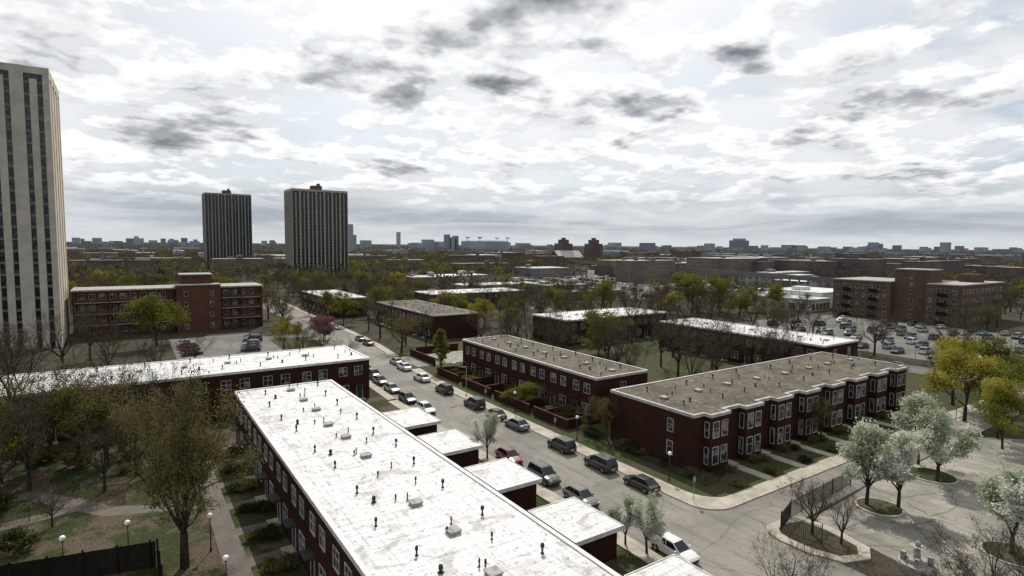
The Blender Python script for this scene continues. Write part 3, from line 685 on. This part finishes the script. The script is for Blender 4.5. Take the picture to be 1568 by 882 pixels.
for a in [('bare',-12.8,98,17.5,15),('olive',-9,92,12,11),('green',-5,88,10,8),('olive',-3,86,12,11),('green',-13,86,10,8),('bare',-20,90,16,13),('olive',-17,80,10,9),('bare',-1,93,13,10),('bare',-6,90,12,10),('bare',-15,95,15,12),('bare',3,82,10,8),('bare',-24,100,17,13),('bare',-10,82,12,9),('bare',4,94,11,8),('bare',-15,73,11,9),('bare',-3,77,9,8),('bare',-12,78,12,10),('olive',0,80,9,7),
          ('green',5.7,179,13.7,15),('bare',-8,165,14,11),('bare',-12,150,14,12),('yel',33.3,157,8.7,8),('pink',46.3,167,6.8,9),('pink',44.6,161,5,6),('olive',57.7,137,10,12),('poplar',56.2,111.5,9.3,3),
          ('bare',-28,124,11,10),('bare',-18,130,11,10),('bare',-6,126,9,9),('bare',4,136,9,9),('bare',12,148,8,8),('bare',-4,142,11,9),('bare',20,124,7,7),('bare',30,130,8,7),('bare',-20,145,13,11),('olive',37,152,8,7),
          ('bare',41,196,12,11),('bare',44,208,13,11),('bare',56,200,12,10),('olive',42,222,13,12),('bare',40,186,10,9),('green',60,192,9,9),('bare',58,228,13,11),
          ('green',57,80.5,4.2,7),('olive',56.5,59.5,6.5,4),('olive',56,62.5,6,4),('bare',57.5,57,7,4.5),('bare',56.5,72,5,4),
          ('green',104,111,10.8,14),('green',99,108,8,9),('bare',96,80,14,12),('bare',92,97,14,12),('bare',110,82,14,12),('bare',86,88,13,11),('bare',80,112,12,11),('bare',113,96,13,11),('bare',104,68,13,11),('bare',118,115,14,13),('bare',90,115,13,10),('bare',77,76,12,10),('bare',88,70,13,11),('bare',78,98,12,10),('bare',98,72,13,11),('bare',110,66,12,10),('bare',118,72,12,9),('bare',102,90,13,11),('bare',84,104,12,10),
          ('yel',100,166,9.5,10),('yel',92,160,9,9),('green',195,156,17,20),('green',205,150,16,18),('olive',186,165,15,16),('bare',160,140,14,13),('bare',170,128,13,12),('bare',112,150,14,13),('bare',128,155,13,12),('bare',140,150,14,13),
          ('pear',66,28.8,9,5.8),('pear',68.2,26.6,8.3,5.2),('pear',79.8,27.2,8.8,6.2),('pear',84.5,31.0,9.4,5.6),('pear',66.5,16.5,8,6),('pear',38.2,62.5,6.3,3.6),('pear',38.3,34.8,5.4,3.2),('pear',37.8,37,4.8,2.8),
          ('olive',82.5,42.6,6.5,4.6),('yel',112,35,11,13),('yel',122,40,12,13),('yel',106,29,9,9),('green',101,27,8.5,7),('green',116,28,10,10),('bare',130,30,11,10),('green',140,40,11,11),
          ('bare',54.5,28.5,6,6.5),('bare',55,26,5.2,5),('bare',50,13.5,8.5,8),('bare',55,12,7.5,7),('bare',60,12,7,7),('bare',65,10.5,7,7),('bare',38.6,21.5,8,5.5),('bare',44,13,8,7),('bare',33,18,8,6),
          ('bare',160,70,13,12),('bare',158,85,13,12),('bare',162,55,13,11),('bare',170,98,12,11),('bare',176,75,9,9),('bare',190,60,9,8),('bare',142,115,13,12),('bare',160,105,14,12),('bare',212,120,12,11),('bare',235,75,10,10),
          ('bare',-7,70,4.5,4),('shrub',-9,66,2,3),('bare',38,122,8,7),('bare',38.5,140,10,8),('bare',66,140,11,9),('bare',92,180,13,12),('green',60,205,11,11),('bare',92,140,12,11),('olive',86,205,13,12)]:
    tree(*a)
for i in range(26): tree('shrub',random.uniform(55.4,59.6),random.uniform(67,109),random.uniform(1,2.2),random.uniform(1.5,3))
for i,(u0,u1,oo) in enumerate(bays):
    tree('shrub',u0+.6,42.9,1.1,1.6); tree('shrub',u0+2.4,42.6,.9,1.5); tree('shrub',u0-.6,39.6,.8,1.8)
for i in range(16): tree('shrub',55.9+random.uniform(-.3,.6),random.uniform(43,64),random.uniform(.7,1.4),random.uniform(1.2,2.2))
for i in range(13):
    yk=4+(i+.3)*82/13; tree('shrub',10.6,yk,1.1,2.2); tree('shrub',9.2,yk+.6,.9,1.8)
for i in range(16): tree('shrub',random.uniform(26,29.8),random.uniform(24,84),random.uniform(1,2.2),random.uniform(1.5,2.6))
for i in range(20): tree('shrub',random.uniform(-20,4),random.uniform(76,98),random.uniform(1,2.4),random.uniform(2,4))
for i in range(14): tree('shrub',random.uniform(-30,34),98.6,random.uniform(1,1.8),random.uniform(1.5,3))
NOT=[(53,117,40,112),(-40,47,60,204),(144,157,-90,340),(163,242,8,130),(52,86,116,134)]
def inlot(x,y):
    if 205<x<430 and 190<y<400: return True
    if 163<x<242 and 8<y<130: return True
    if near_rail(x,y): return True
    return any(a-2<x<b+2 and c-2<y<d+2 for a,b,c,d in RECTS)
cnt=0
for i in range(9000):
    d_=math.sqrt(random.uniform(105**2,330**2)); r=random.uniform(-.85,.98); x,y=pol(r,d_)
    if inlot(x,y) or any(a<x<b and c<y<e for a,b,c,e in NOT) or (y>60 and abs(x-cx(min(max(y,-30),329)))<9.5): continue
    if min((x-a)**2+(y-b)**2 for a,b in TP)<7.5**2: continue
    q=random.random(); k='bare' if q<.66 else 'olive' if q<.85 else 'green' if q<.95 else 'yel'
    if x>240 and random.random()<.5: continue
    hh=random.uniform(8,13.5); tree(k,x,y,hh,hh*random.uniform(.85,1.15)); cnt+=1
    if cnt>=330: break
for i in range(26): tree('bare',random.uniform(215,400),random.uniform(200,380),random.uniform(7,10),random.uniform(7,9))

def mass(name,pts,leafmat,cards,size):
    rs=np.random.RandomState(len(pts)); C=[];Sz=[]
    for (x,y,h,w) in pts:
        n=cards; k=6; cc=rs.normal(0,.24,(k,3))*[w,w,0]; cc[:,2]=rs.uniform(.4,.85,k)*h
        q=cc[rs.randint(0,k,n)]+rs.normal(0,1,(n,3))*[w*.14,w*.14,h*.13]; q[:,2]=np.clip(q[:,2],h*.08,h)
        C.append(q+[x,y,0]); Sz.append(np.full(n,size*(w/10)))
    C=np.vstack(C);Sz=np.concatenate(Sz)[:,None]; n=len(C)
    LV=quads(C,Sz,rs)
    me=bpy.data.meshes.new(name); me.vertices.add(n*4); me.vertices.foreach_set('co',LV.astype(np.float32).ravel()); me.loops.add(n*4); me.loops.foreach_set('vertex_index',np.arange(n*4,dtype=np.int32))
    me.polygons.add(n); me.polygons.foreach_set('loop_start',np.arange(0,n*4,4,dtype=np.int32)); me.polygons.foreach_set('loop_total',np.full(n,4,dtype=np.int32))
    me.materials.append(leafmat); me.update(calc_edges=True); o=bpy.data.objects.new(name,me); COL.objects.link(o)
pa=[];pb=[];pc=[];k=0
while k<5000:
    d_=math.sqrt(random.uniform(325**2,1250**2)); r=random.uniform(-.95,.98); x,y=pol(r,d_)
    if inlot(x,y) or abs(x-50-(y-150)*.02)<6: continue
    k+=1
    if r>.1 and random.random()<.35: continue
    q=random.random()+.12*math.sin(x*.013)*math.cos(y*.011); t=(x,y,random.uniform(6,12.5),random.uniform(9,15))
    (pb if q<.56 else pa if q<.94 else pc).append(t)
mass('distant_tree_mass',pa,L_far,75,.75); mass('distant_tree_mass',pb,L_far2,80,.62); mass('distant_tree_mass',pc,L_green,75,.75)
pd=[]
for i in range(3200):
    d_=random.uniform(1200,5200); x,y=pol(random.uniform(-1.0,1.0),d_); pd.append((x,y,random.uniform(8,14),random.uniform(20,45)))
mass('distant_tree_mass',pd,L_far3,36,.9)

# ------------------------------------------------------------------ cars
def paint(name,c):
    m,nt,b=new_mat(name); f=noise(nt,N(nt,'ShaderNodeTexCoord').outputs['Object'],3,2,.5)
    nt.links.new(mixc(nt,f,c,tuple(x*.85 for x in c)),b.inputs['Base Color']); b.inputs['Roughness'].default_value=.28; b.inputs['Coat Weight'].default_value=.6; b.inputs['Coat Roughness'].default_value=.08
    return m
PAINT=[paint('paint_'+n,c) for n,c in (('black',(.008,.008,.01)),('charcoal',(.03,.032,.036)),('silver',(.26,.27,.28)),('white',(.6,.6,.59)),('red',(.13,.012,.012)),('navy',(.015,.03,.07)),('grey',(.09,.095,.1)))]
M_cglass=glass('car_glass',(.01,.012,.014),(.02,.02,.02),.2); M_tyre=simple('tyre',(.015,.015,.015),None,3,.9); M_rim=simple('rim',(.3,.3,.31),(.2,.2,.2),3,.35,.8); M_tail=simple('tail_lamp',(.3,.01,.01),None,3,.3); M_head=simple('head_lamp',(.6,.6,.6),None,3,.15)
def car_mesh(kind,pm):
    mb=MB()
    if kind=='sedan':
        st=[(-2.32,.42,.72,.70),(-2.25,.28,.88,.80),(-1.95,.22,.97,.87),(-1.2,.2,1.0,.9),(0,.2,.97,.91),(.95,.2,.94,.9),(1.7,.22,.84,.87),(2.15,.26,.72,.8),(2.32,.36,.58,.66)]
        top=1.44; zb=.94; xs=(-1.95,-1.2,.35,1.2)
    else:
        st=[(-2.3,.45,.85,.76),(-2.25,.32,1.08,.85),(-1.95,.26,1.12,.92),(-1.2,.24,1.13,.94),(0,.24,1.1,.95),(1.0,.24,1.08,.94),(1.75,.26,1.0,.91),(2.2,.3,.86,.84),(2.36,.42,.7,.7)]
        top=1.72; zb=1.07; xs=(-2.2,-1.85,.35,1.2)
    n=12; rings=[]
    for (x,b,t,w) in st:
        ring=[(w*.82,b),(w*.97,b+.08),(w*1.0,(b+t)/2),(w*.98,t-.12),(w*.9,t-.03),(w*.55,t+.015),(-w*.55,t+.015),(-w*.9,t-.03),(-w*.98,t-.12),(-w,(b+t)/2),(-w*.97,b+.08),(-w*.82,b)]
        i=len(mb.v); mb.v+=[(x,y,z) for y,z in ring]; rings.append(i)
    for a,b in zip(rings[:-1],rings[1:]):
        for k in range(n): k2=(k+1)%n; mb.f.append((a+k,b+k,b+k2,a+k2)); mb.m.append(0)
    mb.f.append(tuple(rings[0]+k for k in range(n))); mb.m.append(0); mb.f.append(tuple(rings[-1]+n-1-k for k in range(n))); mb.m.append(0)
    x0,x1,x2,x3=xs; wb=.80 if kind=='sedan' else .86; wt=.60 if kind=='sedan' else .68
    B=[(x0,-wb*.9,zb),(x3,-wb*.9,zb-.02),(x3,wb*.9,zb-.02),(x0,wb*.9,zb)]; 
    Tt=[(x1,-wt,top),(x2,-wt,top),(x2,wt,top),(x1,wt,top)]
    mb.poly([B[0],B[1],Tt[1],Tt[0]],1); mb.poly([B[1],B[2],Tt[2],Tt[1]],1); mb.poly([B[2],B[3],Tt[3],Tt[2]],1); mb.poly([B[3],B[0],Tt[0],Tt[3]],1)
    mb.box(x1-.04,x2+.05,-wt-.03,wt+.03,top-.03,top+.015,0); mb.box(x1+.1,x2-.15,-wt+.1,wt-.1,top+.015,top+.04,0)
    for s in (-1,1):
        for k,(pa_,pb_) in enumerate(((B[0],Tt[0]),(B[1],Tt[1]))):
            mb.tube((pa_[0],s*abs(pa_[1]),pa_[2]-.02),(pb_[0],s*abs(pb_[1]),pb_[2]),.06,.045,5,0)
        for xx in ((x1+x2)/2+.05,x1+.15):
            mb.tube((xx+.05,s*wb*.93,zb-.03),(xx,s*(wt+.01),top-.01),.04,.035,4,0)
        mb.tube((x1,s*wt,top),(x2,s*wt,top),.045,.045,5,0)
        mb.box(x3-.35,x3-.18,s*.86,s*1.02,zb,zb+.13,0)
        for wx in (-1.38,1.42):
            R=.33 if kind=='sedan' else .37; yw=st[3][3]
            mb.tube((wx,s*(yw-.2),R+.02),(wx,s*(yw+.012),R+.02),R+.07,R+.07,16,2)
            mb.tube((wx,s*(yw-.2),R),(wx,s*(yw+.03),R),R,R*.97,16,2); mb.tube((wx,s*(yw+.02),R),(wx,s*(yw+.04),R),R*.62,R*.55,12,3)
        zt=st[1][2]-.12; mb.box(-2.3,-2.1,s*.5,s*.82,zt-.18,zt,4); zt=st[-2][2]-.04; mb.box(2.1,2.27,s*.45,s*.76,zt-.14,zt,5)
    mb.box(-2.37,-2.25,-.72,.72,.36,.52,0); mb.box(-2.385,-2.3,-.25,.25,.55,.67,5); mb.box(2.22,2.38,-.45,.45,.36,.52,2)
    return mb.mesh('car',[PAINT[pm],M_cglass,M_tyre,M_rim,M_tail,M_head])
CM={}
def car(kind,pm,x,y,rot=90,name='parked_car'):
    if (kind,pm) not in CM: CM[(kind,pm)]=car_mesh(kind,pm)
    return place(name,CM[(kind,pm)],(x,y,.015),math.radians(rot+random.uniform(-1.5,1.5)),random.uniform(1.0,1.07))
for (k,p,y) in (('sedan',0,45.3),('suv',0,52.2),('suv',0,60.0),('sedan',6,71),('sedan',0,77.2),('suv',0,84),('suv',0,95.5),('sedan',3,106.5),('sedan',3,118),('sedan',2,124.5)):
    car(k,p,cx(y)+hw-1.15,y,90)
for (k,p,y) in (('suv',1,53),('sedan',6,46.3),('sedan',4,60.5),('sedan',3,33.4),('sedan',3,86),('sedan',2,101.5),('sedan',1,108.5),('suv',0,113.5),('sedan',6,119.5),('sedan',1,93.5)):
    car(k,p,cx(y)-hw+1.2,y,-90)
for (y) in (152,160,186,196): car('sedan',random.choice((0,1,2,3)),cx(y)+hw-1.2,y)
for i in range(7): car(random.choice(('sedan','suv')),random.choice((0,1,2,0,5)),25.5+i*.7+random.uniform(-.2,.2),159+i*3.4,170)
for i in range(4): car('sedan',random.choice((0,1,2,3,4)),12.5,160+i*5.5,10)
for row in range(5):
    for i in range(24):
        if random.random()<.78: car(random.choice(('sedan','suv')),random.choice((0,0,1,1,2,2,3,5,6,6)),170+row*15+(i%2)*5.5,16+i*4.4,0 if i%2 else 180)
for row in range(7):
    for i in range(34):
        if random.random()<.75:
            x=232+row*26+i*.6; y=212+i*5.2+row*1.0
            if x<425 and y<395: car(random.choice(('sedan','suv')),random.choice((0,0,1,2,2,3,3,4,5,6)),x,y,0)
for y in (-5,20,60,95,120,170,200,240): car('sedan',random.choice((0,2,3)),148,y)

# ------------------------------------------------------------------ street furniture
def globe_lamp(x,y,h=3.3):
    mb=MB(); mb.tube((x,y,0),(x,y,.35),.11,.08,8,0); mb.tube((x,y,.35),(x,y,h-.3),.05,.04,8,0); mb.tube((x,y,h-.35),(x,y,h-.22),.06,.12,8,0); mb.ball((x,y,h),.24,1,12,8); mb.obj('globe_street_lamp',[M_black,M_globe],smooth=True)
for p in ((5.6,48.3),(5.4,56.8),(5.4,66),(-5.3,58.9),(-.8,59.2),(5.4,76),(53,45),(53,62),(53,78)): globe_lamp(*p)
def street_lamp(x,y,h,d):
    mb=MB(); mb.tube((x,y,0),(x,y,.5),.14,.1,8,0); pts=[(x,y,.5),(x,y,h-1)]+[(x+d[0]*2.2*math.sin(t),y+d[1]*2.2*math.sin(t),h-1+1.0*(1-math.cos(t))) for t in (.4,.8,1.2,1.57)]
    for a,b in zip(pts[:-1],pts[1:]): mb.tube(a,b,.07,.06,8,0)
    e=pts[-1]; mb.box(e[0]+d[0]*.3-.42,e[0]+d[0]*.3+.42,e[1]-.16,e[1]+.16,e[2]-.12,e[2]+.06,0); mb.box(e[0]+d[0]*.3-.3,e[0]+d[0]*.3+.3,e[1]-.12,e[1]+.12,e[2]-.16,e[2]-.12,1); mb.obj('street_lamp',[M_grey,M_globe])
street_lamp(51,91,6.5,(-1,0)); street_lamp(57,142,7,(-1,0)); street_lamp(158,60,9,(-1,0)); street_lamp(110,35.5,8,(0,-1))
for (x,y) in ((50.6,39.5),(50.9,64.5),(50.9,84)):
    E=empty('traffic_sign'); mb=MB(); mb.tube((x,y,0),(x,y,3),.035,.035,6,0); mb.obj('pole',[M_grey],E)
    mb=MB(); mb.box(x-.22,x+.22,y-.06,y-.04,2.3,2.85,1); mb.obj('sign_plate',[M_red,M_grey],E)
E=empty('stone_fountain'); x,y=57.2,20.6; mb=MB()
mb.tube((x,y,0),(x,y,.25),1.5,1.45,16,0); mb.tube((x,y,.25),(x,y,.6),.9,.8,12,0); mb.tube((x,y,.6),(x,y,1.6),.28,.2,10,0); mb.tube((x,y,1.6),(x,y,1.75),.2,.6,12,0); mb.ball((x,y,1.95),.25,0,8,6)
for t in range(4): a=t*1.57+.4; mb.box(x+math.cos(a)*1.0-.18,x+math.cos(a)*1.0+.18,y+math.sin(a)*1.0-.18,y+math.sin(a)*1.0+.18,.2,1.0,0)
mb.obj('fountain_body',[M_stone],E)
E=empty('roadside_sign'); x,y=pu(905,330); mb=MB(); mb.box(x-.3,x+.3,y-.3,y+.3,0,10,0); mb.box(x-2.2,x+2.2,y-.4,y+.4,9,13.5,1); mb.obj('sign',[M_grey,M_rtrim],E)

# ------------------------------------------------------------------ sky / sun / camera
AZ,EL=30.0,48.0
W=bpy.data.worlds.new('World'); S.world=W; W.use_nodes=True; nt=W.node_tree; bg=nt.nodes['Background']
try: W.cycles.sampling_method='NONE'
except Exception as e: print(e)
sky=N(nt,'ShaderNodeTexSky',sky_type='NISHITA'); sky.sun_disc=False; sky.sun_elevation=math.radians(EL); sky.sun_rotation=math.radians(AZ); sky.air_density=1; sky.dust_density=1.5
tc=N(nt,'ShaderNodeTexCoord'); nv=N(nt,'ShaderNodeVectorMath',operation='NORMALIZE'); nt.links.new(tc.outputs['Generated'],nv.inputs[0])
sp=N(nt,'ShaderNodeSeparateXYZ'); nt.links.new(nv.outputs[0],sp.inputs[0]); X,Y,Z=sp.outputs
Zc=math_(nt,'MAXIMUM',Z,0.0); den=math_(nt,'ADD',Zc,.17)
cb=N(nt,'ShaderNodeCombineXYZ'); nt.links.new(math_(nt,'DIVIDE',X,den),cb.inputs[0]); nt.links.new(math_(nt,'DIVIDE',Y,den),cb.inputs[1])
P=cb.outputs[0]
az=math_(nt,'MULTIPLY',math_(nt,'ARCTAN2',X,Y),57.2958); el=math_(nt,'MULTIPLY',math_(nt,'ARCSINE',Z),57.2958)
nz=N(nt,'ShaderNodeTexNoise'); nz.noise_dimensions='2D'; nz.inputs['Scale'].default_value=4.0; nz.inputs['Detail'].default_value=3; nz.inputs['Roughness'].default_value=.6; nt.links.new(P,nz.inputs['Vector'])
KE=3.0
cv=N(nt,'ShaderNodeCombineXYZ'); nt.links.new(az,cv.inputs[0]); nt.links.new(math_(nt,'MULTIPLY',el,KE),cv.inputs[1])
ctr=N(nt,'ShaderNodeVectorMath',operation='SUBTRACT'); nt.links.new(nz.outputs['Color'],ctr.inputs[0]); ctr.inputs[1].default_value=(.5,.5,.5)
ctm=N(nt,'ShaderNodeVectorMath',operation='MULTIPLY'); nt.links.new(ctr.outputs[0],ctm.inputs[0]); ctm.inputs[1].default_value=(8,3.6*KE,0)
cva=N(nt,'ShaderNodeVectorMath',operation='ADD'); nt.links.new(cv.outputs[0],cva.inputs[0]); nt.links.new(ctm.outputs[0],cva.inputs[1])
blobs=[(18.5,15.8,4.0,1),(22.5,13.8,3.0,.85),(26.0,19.2,3.8,.95),(30.5,20.6,3.0,.8),(33.4,15.0,2.6,1),(45.5,12.8,3.8,1.05),(49,13.2,2.6,.9),(55.3,16.4,2.8,1),(65.5,11.2,3.6,1.05),(69,11.4,2.6,.9),(9.0,10.2,3.6,.85),(59.0,9.4,2.8,.85),(22.5,7.0,2.8,.8),(1.5,8.6,3.6,.8),(37,23,4.5,.8),(45,23,4.5,.8),(43.8,10.0,2.1,.85),(68.7,5.8,2.6,.7),(40,18.5,2.5,.75),(-3,12.8,3.2,.65)]
tot=None
for (a0,e0,R,st) in blobs:
    vd=N(nt,'ShaderNodeVectorMath',operation='DISTANCE'); nt.links.new(cva.outputs[0],vd.inputs[0]); vd.inputs[1].default_value=(a0,e0*KE,0)
    g=mrange(nt,vd.outputs['Value'],0,R*2.0,st,0)
    tot=g if tot is None else math_(nt,'MAXIMUM',tot,g)
n1=noise(nt,P,2.4,7,.6,0,'2D')
P2=N(nt,'ShaderNodeVectorMath',operation='SCALE'); nt.links.new(P,P2.inputs[0]); P2.inputs['Scale'].default_value=.955
n1b=noise(nt,P2.outputs[0],2.4,4,.6,0,'2D')
n2=noise(nt,P,.9,4,.6,.4,'2D')
dens=math_(nt,'ADD',math_(nt,'MULTIPLY',math_(nt,'SUBTRACT',n1,.5),2.4),math_(nt,'MULTIPLY',tot,.76))
lit=mrange(nt,math_(nt,'SUBTRACT',n1,n1b),-.09,.09)
sd=Vector((math.sin(math.radians(AZ))*math.cos(math.radians(EL)),math.cos(math.radians(AZ))*math.cos(math.radians(EL)),math.sin(math.radians(EL))))
dp=N(nt,'ShaderNodeVectorMath',operation='DOT_PRODUCT'); nt.links.new(nv.outputs[0],dp.inputs[0]); dp.inputs[1].default_value=sd
glow=math_(nt,'POWER',math_(nt,'MAXIMUM',dp.outputs['Value'],0),6.0)
veil=mixc(nt,mrange(nt,n2,.36,.62),(.48,.55,.63),(.80,.83,.86))
skyN=mixc(nt,1.0,sky.outputs[0],(.11,.11,.11),'MULTIPLY')
veil=mixc(nt,mrange(nt,n2,.48,.38,0,.5),veil,skyN)
veil=mixc(nt,math_(nt,'MULTIPLY',glow,2.2,clamp=True),veil,(1.03,1.04,1.05))
bright=mixc(nt,lit,(.78,.80,.825),(1.16,1.16,1.15))
c=mixc(nt,mrange(nt,dens,-.22,.12,0,.9),veil,bright)
midc=mixc(nt,lit,(.42,.445,.48),(.86,.875,.885))
c=mixc(nt,mrange(nt,dens,.16,.46,0,.9),c,midc)
darkc=mixc(nt,lit,(.19,.21,.235),(.36,.38,.41))
c=mixc(nt,mrange(nt,dens,.42,.88,0,.95),c,darkc)
cs=N(nt,'ShaderNodeCombineXYZ'); nt.links.new(math_(nt,'MULTIPLY',az,.05),cs.inputs[0]); nt.links.new(math_(nt,'MULTIPLY',el,.45),cs.inputs[1])
nb_=noise(nt,cs.outputs[0],1.0,4,.6,.3,'2D')
band=mixc(nt,mrange(nt,nb_,.34,.66),(.36,.405,.46),(.64,.68,.72))
hz=mixc(nt,mrange(nt,el,0,2.2),(.66,.69,.71),band)
c=mixc(nt,mrange(nt,el,2.0,6.5,.9,0),c,hz)
c=mixc(nt,math_(nt,'LESS_THAN',Z,-.01),c,(.12,.11,.09))
c10=mixc(nt,1.0,c,(10,10,10),'MULTIPLY')
nt.links.new(c10,bg.inputs['Color']); bg.inputs['Strength'].default_value=.1

sl=bpy.data.lights.new('sun','SUN'); sl.energy=4.8; sl.angle=math.radians(.6); sl.color=(1,.95,.87); so=bpy.data.objects.new('sun',sl); COL.objects.link(so); so.rotation_euler=sd.to_track_quat('Z','Y').to_euler()
cd=bpy.data.cameras.new('camera'); co=bpy.data.objects.new('camera',cd); COL.objects.link(co); cd.sensor_width=36; cd.lens=880/1568*36; cd.clip_end=30000; cd.clip_start=.5
co.matrix_world=Matrix.Translation((0,0,28))@Matrix.Rotation(math.radians(-33.8),4,'Z')@Matrix.Rotation(math.radians(90-4.35),4,'X')@Matrix.Rotation(.0092,4,'Z')
S.camera=co
